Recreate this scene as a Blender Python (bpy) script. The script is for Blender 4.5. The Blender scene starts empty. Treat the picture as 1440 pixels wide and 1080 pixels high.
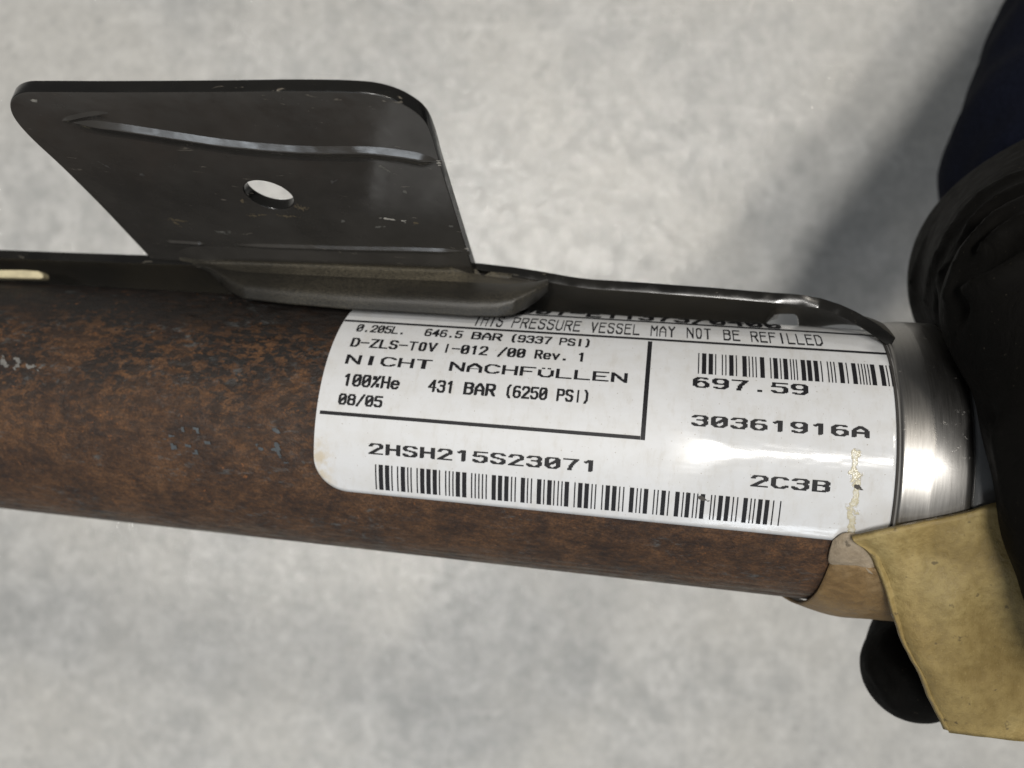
import bpy, math, random
import numpy as np
from mathutils import Vector, noise as mn
random.seed(7)
scene = bpy.context.scene
COL = scene.collection

# ------------------------------------------------------------ camera, world, lamps, exposure
F = 1130.0            # focal length in photo pixels (1440 wide)
HC = 430.0            # camera height over the floor, mm
cd = bpy.data.cameras.new('camera')
cam = bpy.data.objects.new('camera', cd); COL.objects.link(cam)
cam.location = (0, 0, HC / 1000)
cd.sensor_width = 36; cd.lens = 36 * F / 1440
cd.clip_start = 0.005; cd.clip_end = 50
cd.dof.use_dof = True; cd.dof.focus_distance = 0.088; cd.dof.aperture_fstop = 25
scene.camera = cam

wd = bpy.data.worlds.new('World'); scene.world = wd; wd.use_nodes = True
bg = wd.node_tree.nodes['Background']
bg.inputs[0].default_value = (0.80, 0.80, 0.79, 1); bg.inputs[1].default_value = 0.12

def tube_lamp(name, direction, dist, length, width, power, color, rz=0.0):
    ld = bpy.data.lights.new(name, 'AREA'); ld.shape = 'RECTANGLE'
    ld.size = length; ld.size_y = width; ld.energy = power; ld.color = color
    o = bpy.data.objects.new(name, ld); COL.objects.link(o)
    d = Vector(direction).normalized()
    o.location = Vector((0.02, 0, HC / 1000 - 0.09)) + d * dist
    q = d.to_track_quat('Z', 'X')
    # long side along world X turned by rz
    z = d; x = Vector((math.cos(rz), math.sin(rz), 0)); x = (x - z * x.dot(z)).normalized(); y = z.cross(x)
    from mathutils import Matrix
    o.rotation_euler = Matrix((x, y, z)).transposed().to_euler()
    return o
tube_lamp('ceiling_tube', (-0.175, 0.04, 1), 2.0, 0.6, 0.15, 29, (1.0, 0.97, 0.92), math.radians(58))
tube_lamp('ceiling_tube', (0.085, 0.13, 1), 1.9, 0.50, 0.06, 4.8, (1.0, 0.97, 0.93), math.radians(-2))
tube_lamp('ceiling_tube', (0.33, 0.45, 1), 1.9, 0.12, 0.10, 8.5, (1.0, 0.93, 0.82), math.radians(20))
tube_lamp('window_light', (-0.2, -0.95, 0.75), 2.2, 1.9, 0.22, 11, (0.86, 0.93, 1.0), 0)

scene.view_settings.view_transform = 'Standard'
scene.view_settings.look = 'None'
scene.view_settings.exposure = 0.0
scene.view_settings.gamma = 1.0

# ------------------------------------------------------------ frame of the cylinder (mm, camera at 0,0,0 looking along -z)
def ray(px, py):
    d = np.array([(px - 720) / F, -(py - 540) / F, -1.0]); return d / np.linalg.norm(d)
U = -np.array([-5754 - 720, -(65 - 540), -F], float); U /= np.linalg.norm(U)      # along the axis, to the right
R = 17.5
n1 = np.cross(ray(1120, 459), U); n1 /= np.linalg.norm(n1)
n2 = np.cross(ray(1120, 841), U); n2 /= np.linalg.norm(n2)
half = 0.5 * math.acos(np.clip(n1 @ n2, -1, 1))
D = R / math.sin(half)
r1 = ray(1120, 459); r1 = r1 - U * (r1 @ U); r1 /= np.linalg.norm(r1)
r2 = ray(1120, 841); r2 = r2 - U * (r2 @ U); r2 /= np.linalg.norm(r2)
toA = (r1 + r2); toA /= np.linalg.norm(toA)
A0 = toA * D                    # nearest axis point to the camera: s = 0
W = -toA
V = np.cross(W, U)
print('D', D, 'U', U, 'V', V, 'W', W)

def loc(s, v, w): return A0 + U * s + V * v + W * w
def to_loc(p):
    q = p - A0; return np.array([q @ U, q @ V, q @ W])
def on_w(px, py, w):            # pixel onto the plane at height w over the axis
    d = ray(px, py); t = (w + A0 @ W) / (d @ W); return d * t
def on_cyl(px, py, rad):
    d = ray(px, py)
    dd = d - U * (d @ U); aa = A0
    a = dd @ dd; b = -2 * dd @ aa; c = aa @ aa - rad * rad
    disc = b * b - 4 * a * c
    t = (-b - math.sqrt(max(disc, 0))) / (2 * a)
    q = to_loc(d * t); return q[0], math.atan2(q[1], q[2])     # s, phi
def st(px, py, rad=R + 0.12):
    s, ph = on_cyl(px, py, rad); return s, ph * rad
def on_plane(px, py, p0, n):
    d = ray(px, py); return d * ((p0 @ n) / (d @ n))
def at(px, py, depth):          # pixel at a depth below the camera
    return np.array([(px - 720) / F, -(py - 540) / F, -1.0]) * depth
def project(p): return 720 + F * p[0] / -p[2], 540 - F * p[1] / -p[2]

# ------------------------------------------------------------ object helpers
def wl(p): return Vector((p[0] / 1000, p[1] / 1000, (p[2] + HC) / 1000))
def empty(name, p, label, cat, group=None):
    o = bpy.data.objects.new(name, None); COL.objects.link(o); o.location = wl(p)
    o.empty_display_size = 0.01
    o['label'] = label; o['category'] = cat
    if group: o['group'] = group
    return o
ORI = {}
def obj(name, verts, faces, mat, parent=None, smooth=True, uv=None, label=None):
    o0 = Vector((0, 0, 0)); q = parent
    while q is not None: o0 = o0 + q.location; q = q.parent
    me = bpy.data.meshes.new(name)
    me.from_pydata([tuple(wl(p) - o0) for p in verts], [], [tuple(f) for f in faces])
    if uv is not None:
        l = me.uv_layers.new(name='UVMap')
        arr = np.array([uv[lp.vertex_index] for lp in me.loops], dtype=np.float32).ravel()
        l.data.foreach_set('uv', arr)
    if smooth: me.polygons.foreach_set('use_smooth', [True] * len(me.polygons))
    me.materials.append(mat); me.update()
    o = bpy.data.objects.new(name, me); COL.objects.link(o)
    if parent: o.parent = parent
    if label: o['label'] = label
    return o
def grid_faces(nr, nc, flip=False):
    f = []
    for i in range(nr - 1):
        for j in range(nc - 1):
            a = i * nc + j; q = (a, a + 1, a + nc + 1, a + nc)
            f.append(q[::-1] if flip else q)
    return f
def solidify(o, t, offset=-1):
    m = o.modifiers.new('solid', 'SOLIDIFY'); m.thickness = t / 1000; m.offset = offset; m.use_even_offset = False
    return m
def bevel(o, w, seg=2):
    m = o.modifiers.new('bev', 'BEVEL'); m.width = w / 1000; m.segments = seg; m.limit_method = 'ANGLE'; m.angle_limit = math.radians(40)
def subsurf(o, n):
    m = o.modifiers.new('sub', 'SUBSURF'); m.levels = n; m.render_levels = n

# ------------------------------------------------------------ materials
class M:
    def __init__(s, name):
        s.m = bpy.data.materials.new(name); s.m.use_nodes = True
        s.nt = s.m.node_tree; s.b = s.nt.nodes['Principled BSDF']
        s.tc = s.nt.nodes.new('ShaderNodeTexCoord')
    def n(s, t, **k):
        q = s.nt.nodes.new(t)
        for a, b in k.items(): setattr(q, a, b)
        return q
    def link(s, a, b): s.nt.links.new(a, b)
    def coord(s, kind='Object', scale=(1000, 1000, 1000)):
        mp = s.n('ShaderNodeMapping'); s.link(s.tc.outputs[kind], mp.inputs[0]); mp.inputs['Scale'].default_value = scale
        return mp.outputs[0]
    def noise(s, co, scale, detail=4, rough=0.55, dist=0.0):
        q = s.n('ShaderNodeTexNoise'); s.link(co, q.inputs['Vector'])
        q.inputs['Scale'].default_value = scale; q.inputs['Detail'].default_value = detail
        q.inputs['Roughness'].default_value = rough; q.inputs['Distortion'].default_value = dist
        return q.outputs['Fac']
    def ramp(s, fac, stops, interp='LINEAR'):
        q = s.n('ShaderNodeValToRGB'); s.link(fac, q.inputs[0]); e = q.color_ramp.elements
        q.color_ramp.interpolation = interp
        while len(e) < len(stops): e.new(0.5)
        for i, (p, c) in enumerate(stops):
            e[i].position = p; e[i].color = (c, c, c, 1) if isinstance(c, (int, float)) else (*c, 1)
        return q.outputs[0]
    def mix(s, fac, a, b, mode='MIX'):
        q = s.n('ShaderNodeMix'); q.data_type = 'RGBA'; q.blend_type = mode
        for i, x in ((0, fac), (6, a), (7, b)):
            if hasattr(x, 'links'): s.link(x, q.inputs[i])
            elif i == 0: q.inputs[0].default_value = x
            else: q.inputs[i].default_value = (*x, 1) if len(x) == 3 else x
        return q.outputs[2]
    def math(s, op, a, b=0.0, clamp=False):
        q = s.n('ShaderNodeMath'); q.operation = op; q.use_clamp = clamp
        for i, x in ((0, a), (1, b)):
            if hasattr(x, 'links'): s.link(x, q.inputs[i])
            else: q.inputs[i].default_value = x
        return q.outputs[0]
    def setp(s, name, x):
        if hasattr(x, 'links'): s.link(x, s.b.inputs[name])
        elif isinstance(x, tuple): s.b.inputs[name].default_value = (*x, 1)
        else: s.b.inputs[name].default_value = x
    def bump(s, h, dist_mm, strength=1.0):
        q = s.n('ShaderNodeBump'); s.link(h, q.inputs['Height']); q.inputs['Distance'].default_value = dist_mm / 1000
        q.inputs['Strength'].default_value = strength; s.link(q.outputs[0], s.b.inputs['Normal'])

def mat_concrete():
    m = M('concrete'); co = m.coord()
    big = m.noise(co, 0.010, 3, 0.5)
    mid = m.noise(m.coord('Object', (1150, 850, 1000)), 0.075, 6, 0.68, 0.5)
    fine = m.noise(co, 0.30, 6, 0.75)
    c = m.ramp(m.math('ADD', m.math('MULTIPLY', mid, 0.45), m.math('MULTIPLY', m.noise(co, 0.045, 7, 0.72, 1.0), 0.55)), [(0.40, (0.40, 0.402, 0.395)), (0.50, (0.50, 0.498, 0.485)), (0.60, (0.61, 0.605, 0.59))])
    c = m.mix(m.ramp(big, [(0.40, 0.0), (0.60, 0.6)]), c, (0.575, 0.56, 0.525))
    spots = m.ramp(m.noise(co, 0.16, 3, 0.6, 0.5), [(0.60, 0.0), (0.68, 0.6)])
    c = m.mix(spots, c, (0.33, 0.33, 0.32))
    c = m.mix(m.ramp(fine, [(0.38, 0.5), (0.58, 0.0)]), c, (0.37, 0.37, 0.36))
    scr = m.ramp(m.noise(m.coord('Object', (150, 1600, 1000)), 0.05, 2, 0.5, 1.5), [(0.66, 0.0), (0.69, 0.35)])
    c = m.mix(scr, c, (0.66, 0.65, 0.63))
    m.setp('Base Color', c)
    m.setp('Roughness', m.ramp(m.noise(co, 0.10, 3), [(0.50, 0.10), (0.60, 0.45)]))
    m.setp('Specular IOR Level', 0.55)
    m.bump(m.math('ADD', m.noise(co, 0.22, 5, 0.65), m.math('MULTIPLY', fine, 0.10)), 1.6, 0.42)
    return m.m

def mat_rust():
    m = M('rusted_steel'); co = m.coord('UV', (1, 1, 1)); cs = m.coord('UV', (0.45, 1, 1))
    mixn = m.math('ADD', m.math('MULTIPLY', m.noise(co, 0.14, 3, 0.5), 0.35), m.math('MULTIPLY', m.noise(m.coord('UV', (0.75, 1, 1)), 0.85, 8, 0.80), 0.65))
    base = m.ramp(mixn, [(0.40, (0.022, 0.011, 0.007)), (0.49, (0.068, 0.032, 0.014)), (0.58, (0.125, 0.060, 0.025))])
    dark = m.ramp(m.noise(m.coord('UV', (0.6, 1, 1)), 0.95, 7, 0.72, 0.3), [(0.47, 0.0), (0.51, 0.95)])
    cover = m.ramp(m.noise(co, 0.09, 3, 0.5), [(0.38, 0.45), (0.55, 1.0)])
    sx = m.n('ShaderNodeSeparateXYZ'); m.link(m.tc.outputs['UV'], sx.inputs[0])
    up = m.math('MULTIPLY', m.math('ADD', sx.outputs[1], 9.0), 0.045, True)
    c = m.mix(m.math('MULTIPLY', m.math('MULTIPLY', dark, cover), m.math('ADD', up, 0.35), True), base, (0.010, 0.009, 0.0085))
    bracket_shade = m.math('MULTIPLY', m.math('SUBTRACT', sx.outputs[1], 9.0), 0.20, True)  # shade under the bracket, painted in as near-black
    c = m.mix(m.math('MULTIPLY', bracket_shade, m.ramp(m.noise(cs, 0.5, 4, 0.7), [(0.30, 0.6), (0.55, 1.0)]), True), c, (0.008, 0.0075, 0.007))
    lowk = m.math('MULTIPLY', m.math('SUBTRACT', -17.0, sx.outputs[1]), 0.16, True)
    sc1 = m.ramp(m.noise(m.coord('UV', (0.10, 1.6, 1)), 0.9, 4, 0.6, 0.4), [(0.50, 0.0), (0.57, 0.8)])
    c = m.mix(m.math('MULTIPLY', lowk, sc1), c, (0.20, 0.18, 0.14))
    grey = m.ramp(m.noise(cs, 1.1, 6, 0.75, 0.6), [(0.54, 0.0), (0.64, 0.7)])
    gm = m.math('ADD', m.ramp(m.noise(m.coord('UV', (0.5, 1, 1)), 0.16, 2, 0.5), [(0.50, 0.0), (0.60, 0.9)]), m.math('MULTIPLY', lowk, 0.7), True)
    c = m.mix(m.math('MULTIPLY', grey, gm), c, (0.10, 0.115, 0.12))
    org = m.math('MULTIPLY', m.ramp(m.noise(co, 1.3, 5, 0.65), [(0.60, 0.0), (0.70, 0.9)]), m.ramp(m.noise(co, 0.17, 2), [(0.48, 0.0), (0.60, 1.0)]))
    c = m.mix(org, c, (0.26, 0.10, 0.03))
    fine = m.noise(co, 3.0, 5, 0.8)
    c = m.mix(m.ramp(fine, [(0.42, 0.6), (0.54, 0.0)]), c, (0.02, 0.012, 0.009))
    m.setp('Base Color', c)
    m.setp('Roughness', m.ramp(m.noise(cs, 0.9, 4, 0.6), [(0.4, 0.72), (0.66, 0.46)]))
    m.setp('Specular IOR Level', 0.4)
    m.bump(m.math('ADD', m.noise(co, 2.2, 6, 0.7), m.math('MULTIPLY', m.noise(cs, 0.6, 3), 1.5)), 0.16, 1.0)
    return m.m

def mat_label():
    m = M('label_film'); co = m.coord('UV', (1, 1, 1))
    blot = m.ramp(m.noise(co, 0.35, 4, 0.6), [(0.42, 0.0), (0.72, 0.55)])
    c = m.mix(blot, (0.59, 0.60, 0.615), (0.53, 0.525, 0.51))
    # brown staining that creeps in from the left edge
    sx = m.n('ShaderNodeSeparateXYZ'); m.link(m.tc.outputs['UV'], sx.inputs[0])
    e = m.math('SUBTRACT', LS0 + 3.0, sx.outputs[0])
    e = m.math('MULTIPLY', e, 0.5, True)
    low = m.math('MULTIPLY', m.math('SUBTRACT', -1.0, sx.outputs[1]), 0.3, True)
    st_ = m.ramp(m.noise(co, 0.8, 5, 0.7), [(0.40, 0.0), (0.60, 1.0)])
    e = m.math('MULTIPLY', m.math('MULTIPLY', e, st_), low)
    e = m.math('MULTIPLY', e, 0.6)
    c = m.mix(e, c, (0.46, 0.36, 0.20))
    sp = m.ramp(m.noise(co, 3.2, 2, 0.5), [(0.70, 0.0), (0.74, 0.7)])
    c = m.mix(sp, c, (0.26, 0.22, 0.17))
    smd = m.ramp(m.noise(m.coord('UV', (1, 0.35, 1)), 0.9, 5, 0.7), [(0.52, 0.0), (0.72, 0.32)])
    c = m.mix(smd, c, (0.42, 0.39, 0.34))
    # dried glue streak across the right end of the film
    (ga, ta), (gb, tb) = st(1203, 625), st(1197, 755)
    line = m.math('ADD', m.math('MULTIPLY', m.math('SUBTRACT', sx.outputs[1], ta), (gb - ga) / (tb - ta)), ga)
    off = m.math('ABSOLUTE', m.math('SUBTRACT', m.math('ADD', sx.outputs[0], m.math('MULTIPLY', m.math('SUBTRACT', m.noise(co, 0.5, 2), 0.5), 2.0)), line))
    band = m.math('SUBTRACT', 1.15, m.math('MULTIPLY', off, 1.0), True)
    band = m.math('MULTIPLY', band, m.math('MULTIPLY', m.math('SUBTRACT', ta + 0.2, sx.outputs[1]), 1.0, True))
    gn = m.math('MULTIPLY', band, m.noise(co, 1.6, 5, 0.7))
    gk = m.ramp(gn, [(0.33, 0.0), (0.42, 0.75), (0.62, 0.35)])
    gc = m.ramp(gn, [(0.36, (0.30, 0.235, 0.09)), (0.44, (0.47, 0.41, 0.22)), (0.56, (0.56, 0.51, 0.33))])
    c = m.mix(gk, c, gc)
    m.setp('Base Color', c)
    gl = m.math('MULTIPLY', m.math('ADD', sx.outputs[0], -LGLOSS), 0.16, True)     # the film is rubbed dull at the left, shiny at the right
    rr = m.math('SUBTRACT', 0.50, m.math('MULTIPLY', gl, 0.39))
    m.setp('Roughness', m.math('ADD', rr, m.math('MULTIPLY', m.noise(co, 0.8, 3), 0.05)))
    m.setp('Specular IOR Level', 0.5)
    m.bump(m.math('ADD', m.noise(m.coord('UV', (0.3, 1, 1)), 0.5, 2, 0.5), m.math('ADD', m.math('MULTIPLY', m.noise(co, 6, 2), 0.02), m.math('MULTIPLY', gk, 0.8))), 0.10, 0.6)
    return m.m

def mat_ink():
    m = M('black_print'); co = m.coord('UV', (1, 1, 1))
    m.setp('Base Color', m.mix(m.ramp(m.noise(co, 5, 3), [(0.6, 0.0), (0.75, 0.5)]), (0.012, 0.012, 0.014), (0.10, 0.10, 0.11)))
    m.setp('Roughness', 0.5); m.setp('Specular IOR Level', 0.2); return m.m

def mat_steel():
    m = M('brushed_steel'); co = m.coord('UV', (1, 1, 1)); cs = m.coord('UV', (3.0, 0.15, 1))
    c = m.ramp(m.noise(cs, 1.2, 5, 0.6), [(0.35, (0.33, 0.32, 0.305)), (0.65, (0.38, 0.37, 0.355))])
    pit = m.ramp(m.noise(co, 1.5, 4, 0.65), [(0.62, 0.0), (0.70, 0.6)])
    pm = m.ramp(m.noise(co, 0.16, 2, 0.5), [(0.47, 0.0), (0.58, 1.0)])
    pit = m.math('MULTIPLY', pit, pm)
    c = m.mix(pit, c, (0.09, 0.075, 0.055))
    m.setp('Base Color', c); m.setp('Metallic', m.math('SUBTRACT', 1.0, m.math('MULTIPLY', pit, 0.8)))
    m.setp('Roughness', m.math('ADD', m.ramp(m.noise(cs, 2.0, 4), [(0.3, 0.30), (0.7, 0.36)]), m.math('MULTIPLY', pit, 0.4)))
    m.bump(m.math('ADD', m.math('MULTIPLY', m.noise(cs, 3, 3), 0.12), m.math('MULTIPLY', pit, 0.6)), 0.04, 0.6)
    return m.m

def mat_paint(name, dust=0.0, col=(0.007, 0.0068, 0.0065), rough=0.20):
    m = M(name); co = m.coord()
    big = m.noise(co, 0.12, 4, 0.6)
    gr = m.noise(co, 4.2, 5, 0.8)
    c = m.mix(m.ramp(big, [(0.35, 0.0), (0.7, 0.6)]), col, tuple(x * 0.45 for x in col) if col[0] > 0.02 else (0.016, 0.015, 0.013))
    film = m.ramp(m.noise(co, 0.07, 3, 0.5), [(0.40, 0.4), (0.60, 1.0)])
    g = m.ramp(gr, [(0.45, 0.0), (0.57, 1.0)])
    if dust > 0:
        f = m.math('MULTIPLY', m.math('ADD', m.math('MULTIPLY', g, 0.75), 0.25), m.math('MULTIPLY', film, dust))
        c = m.mix(f, c, (0.145, 0.125, 0.085))
        m.setp('Roughness', m.math('ADD', m.math('MULTIPLY', f, 0.55), rough + 0.1, True))
    else:
        sc_ = m.ramp(m.noise(m.coord('Object', (260, 1400, 1400)), 0.9, 4, 0.6, 1.2), [(0.66, 0.0), (0.70, 0.7)])
        sm = m.ramp(m.noise(co, 0.10, 2), [(0.50, 0.0), (0.60, 1.0)])
        f = m.math('MULTIPLY', sc_, sm)
        c = m.mix(f, c, (0.20, 0.175, 0.14))
        m.setp('Roughness', m.math('ADD', m.ramp(m.noise(co, 0.35, 4, 0.6), [(0.35, rough - 0.06), (0.7, rough + 0.12)]), m.math('MULTIPLY', f, 0.4)))
    m.setp('Base Color', c)
    m.bump(m.math('ADD', m.noise(co, 0.25, 2), m.math('MULTIPLY', gr, 0.05 + 1.6 * dust)), 0.10, 0.5)
    return m.m

def mat_tape(name, c0, c1, c2, sub=0.0):
    m = M(name); co = m.coord()
    a = m.noise(co, 0.11, 4, 0.6); b = m.noise(co, 0.9, 5, 0.7); f = m.noise(co, 4.0, 3, 0.7)
    c = m.ramp(a, [(0.32, c0), (0.52, c1), (0.72, c2)])
    c = m.mix(m.ramp(b, [(0.35, 0.45), (0.58, 0.0)]), c, tuple(x * 0.72 for x in c0))
    c = m.mix(m.ramp(m.noise(co, 0.8, 3, 0.5), [(0.66, 0.0), (0.72, 0.7)]), c, (0.06, 0.045, 0.025))
    c = m.mix(m.ramp(f, [(0.60, 0.0), (0.75, 0.35)]), c, tuple(min(1, x * 1.35) for x in c2))
    m.setp('Base Color', c); m.setp('Roughness', m.ramp(b, [(0.35, 0.42), (0.65, 0.66)])); m.setp('Specular IOR Level', 0.35)
    m.bump(m.math('ADD', m.math('MULTIPLY', f, 0.35), m.math('ADD', b, m.math('MULTIPLY', a, 2.0))), 0.30, 0.6)
    return m.m

def mat_glove():
    m = M('black_nitrile'); co = m.coord()
    c = m.ramp(m.noise(co, 0.10, 3), [(0.3, (0.0042, 0.004, 0.0037)), (0.7, (0.0075, 0.007, 0.0063))])
    d = m.ramp(m.noise(co, 2.5, 3, 0.6), [(0.70, 0.0), (0.76, 0.35)])
    c = m.mix(d, c, (0.14, 0.12, 0.09))
    m.setp('Base Color', c); m.setp('Roughness', m.ramp(m.noise(co, 0.5, 4), [(0.3, 0.60), (0.7, 0.74)])); m.setp('Specular IOR Level', 0.03)
    m.bump(m.math('ADD', m.noise(m.coord('Object', (600, 1000, 1000)), 0.28, 4, 0.6, 1.5), m.math('MULTIPLY', m.noise(co, 5, 3), 0.06)), 0.5, 0.45)
    return m.m

def mat_cloth():
    m = M('navy_cloth'); co = m.coord()
    c = m.ramp(m.noise(co, 1.6, 4, 0.7), [(0.3, (0.0035, 0.0045, 0.010)), (0.7, (0.0085, 0.0105, 0.021))])
    m.setp('Base Color', c); m.setp('Roughness', 0.95); m.setp('Specular IOR Level', 0.08)
    m.bump(m.math('ADD', m.noise(co, 0.12, 3), m.math('MULTIPLY', m.noise(co, 3, 3), 0.1)), 1.5, 0.6)
    return m.m

def mat_plain(name, col, rough, sc=0.6, amt=0.35):
    m = M(name); co = m.coord()
    c = m.mix(m.ramp(m.noise(co, sc, 5, 0.65), [(0.35, amt), (0.65, 0.0)]), col, tuple(x * 0.5 for x in col))
    m.setp('Base Color', c); m.setp('Roughness', rough); m.bump(m.noise(co, 1.5, 4), 0.15, 0.5)
    return m.m

# label extent along the axis and round the tube
_l = [st(443, 600), st(441, 650)]
LS0 = sum(q[0] for q in _l) / 2
LS1 = st(1290, 620)[0]
LT0 = 0.5 * (st(520, 696)[1] + st(1100, 751)[1])
LGLOSS = st(930, 620)[0]
print('label', LS0, LS1, LT0, [st(490, 437), st(460, 510), st(443, 600), st(441, 650)], st(520, 696), st(1100, 751))

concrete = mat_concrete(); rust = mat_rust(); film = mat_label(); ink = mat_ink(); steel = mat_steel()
paint = mat_paint('gloss_black_paint'); paint_dust = mat_paint('dusty_black_paint', 0.27, rough=0.3); paint_ledge = mat_paint('thick_dust_on_paint', 0.85, rough=0.4); paint_face = mat_paint('black_paint_floor_sheen', 0.0, (0.052, 0.048, 0.043), 0.16)  # paint_face: lighter grey puts the floor's reflection into the tab's colour
paint_film = mat_paint('hazy_black_paint', 0.40, rough=0.28)
tape_m = mat_tape('tan_tape', (0.21, 0.147, 0.050), (0.285, 0.210, 0.080), (0.345, 0.27, 0.118))
tape_b = mat_tape('brown_glue_side', (0.13, 0.075, 0.028), (0.20, 0.125, 0.05), (0.27, 0.19, 0.10))
tape_g = mat_tape('grey_tape_fold', (0.22, 0.17, 0.11), (0.30, 0.24, 0.17), (0.36, 0.30, 0.22))
glove_m = mat_glove(); navy = mat_cloth()
glue_m = mat_plain('dry_glue', (0.58, 0.50, 0.26), 0.45, 1.2, 0.5)
grime_m = mat_plain('grime', (0.06, 0.055, 0.05), 0.8)
collar_m = mat_plain('dull_grey_metal', (0.14, 0.145, 0.15), 0.42, 0.3, 0.3)
dirt_m = mat_plain('dry_mud', (0.11, 0.085, 0.05), 0.9, 2.0, 0.6); dust_m = mat_plain('grey_dust', (0.13, 0.125, 0.11), 0.85, 2.0, 0.6); scr_m = mat_plain('bare_scratch', (0.36, 0.34, 0.30), 0.5, 2.0, 0.5)
cream = mat_plain('cream_plastic', (0.62, 0.55, 0.36), 0.6, 0.5, 0.5)

# ------------------------------------------------------------ the floor
S = 4000.0
fl = obj('floor', [(-S, -S, -HC), (S, -S, -HC), (S, S, -HC), (-S, S, -HC)], [(0, 1, 2, 3)], concrete, smooth=False)
fl['kind'] = 'structure'

# ------------------------------------------------------------ the gas cylinder
cyl = empty('gas_cylinder', loc(0, 0, 0), 'rusty brown steel gas cylinder with white barcode label and black painted bracket', 'gas cylinder')

def lathe(name, prof, mat, parent, n=160, uvr=R):
    vs, uv = [], []
    for (s, r) in prof:
        for k in range(n + 1):
            a = 2 * math.pi * k / n - math.pi
            vs.append(loc(s, r * math.sin(a), r * math.cos(a))); uv.append((s, a * uvr))
    return obj(name, vs, grid_faces(len(prof), n + 1), mat, parent, uv=uv)
s_cap = on_cyl(1268, 640, R + 1.2)[0]
s_grv = on_cyl(1374, 650, R + 1.3)[0]
print('caps', s_cap, s_grv)
prof = []
sl = -175.0
nn = 90
for i in range(nn + 1):
    prof.append((sl + (s_cap + 3 - sl) * i / nn, R))
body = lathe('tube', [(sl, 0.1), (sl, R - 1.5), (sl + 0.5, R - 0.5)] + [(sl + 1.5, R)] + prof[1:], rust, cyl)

capp = [(0, R + 0.05), (-0.04, R + 0.55), (0.05, R + 0.80), (0.2, R + 0.95), (0.4, R + 1.00), (0.6, R + 1.00), (3.0, R + 1.32), (3.2, R + 1.33)]
cap = lathe('end_cap', [(s_cap + a, r) for a, r in capp] + [(s_cap + 5, R + 1.34), (s_grv - 1, R + 1.28), (s_grv - 0.35, R + 1.26), (s_grv - 0.1, R + 1.0), (s_grv, R + 0.6),
            (s_grv + 0.12, R + 0.6)], steel, cyl)
lathe('end_collar', [(s_grv + 0.1, R + 0.5), (s_grv + 0.12, R + 0.85), (s_grv + 0.4, R + 1.1), (s_grv + 6, R + 0.9), (s_grv + 22, R + 0.9), (s_grv + 23, R), (s_grv + 23.1, 0.1)], collar_m, cyl)
# crimped seam lip at the mouth of the cap
lathe('crimp_ring', [(s_cap - 0.22, R + 0.16), (s_cap - 0.2, R + 0.3), (s_cap - 0.1, R + 0.4), (s_cap + 0.02, R + 0.42), (s_cap + 0.1, R + 0.2)], grime_m, cyl)

# --- label film
RL = R + 0.10
def strip_patch(name, s0, s1, tf0, tf1, mat, parent, rad, ns, nt, lift_edge=0.1):
    """a sheet laid on the tube between curves t=tf0(s) and t=tf1(s), with its own edge thickness"""
    vs, uv = [], []
    for i in range(ns + 1):
        s = s0 + (s1 - s0) * i / ns
        a, b = tf0(s), tf1(s)
        for j in range(-1, nt + 2):
            jj = min(max(j, 0), nt); t = a + (b - a) * jj / nt
            r = rad if j == jj else rad - lift_edge
            ph = t / rad
            vs.append(loc(s, r * math.sin(ph), r * math.cos(ph))); uv.append((s, t))
    nc = nt + 3
    f = grid_faces(ns + 1, nc)
    return vs, f, uv
LT1 = RL * math.radians(105)
rc = 4.3
def lt0(s):
    d = s - LS0
    base = LT0
    if d < rc: return base + rc - math.sqrt(max(rc * rc - (rc - d) ** 2, 0))
    return base
def lt1(s):
    d = s - LS0
    if d < rc: return LT1 - rc + math.sqrt(max(rc * rc - (rc - d) ** 2, 0))
    return LT1
vs, uv = [], []
cols = [LS0 + rc * (1 - math.cos(math.pi / 2 * k / 14)) for k in range(15)] + list(np.linspace(LS0 + rc + 1, s_cap + 1, 40))
nt = 90
for i, s in enumerate(cols):
    a, b = lt0(s), lt1(s)
    for j in range(nt + 1):
        t = a + (b - a) * j / nt; ph = t / RL
        vs.append(loc(s, RL * math.sin(ph), RL * math.cos(ph))); uv.append((s, t))
label = obj('label', vs, grid_faces(len(cols), nt + 1), film, cyl, uv=uv)
label.modifiers.new('w', 'WELD').merge_threshold = 1e-6
solidify(label, 0.09, 1)

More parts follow.
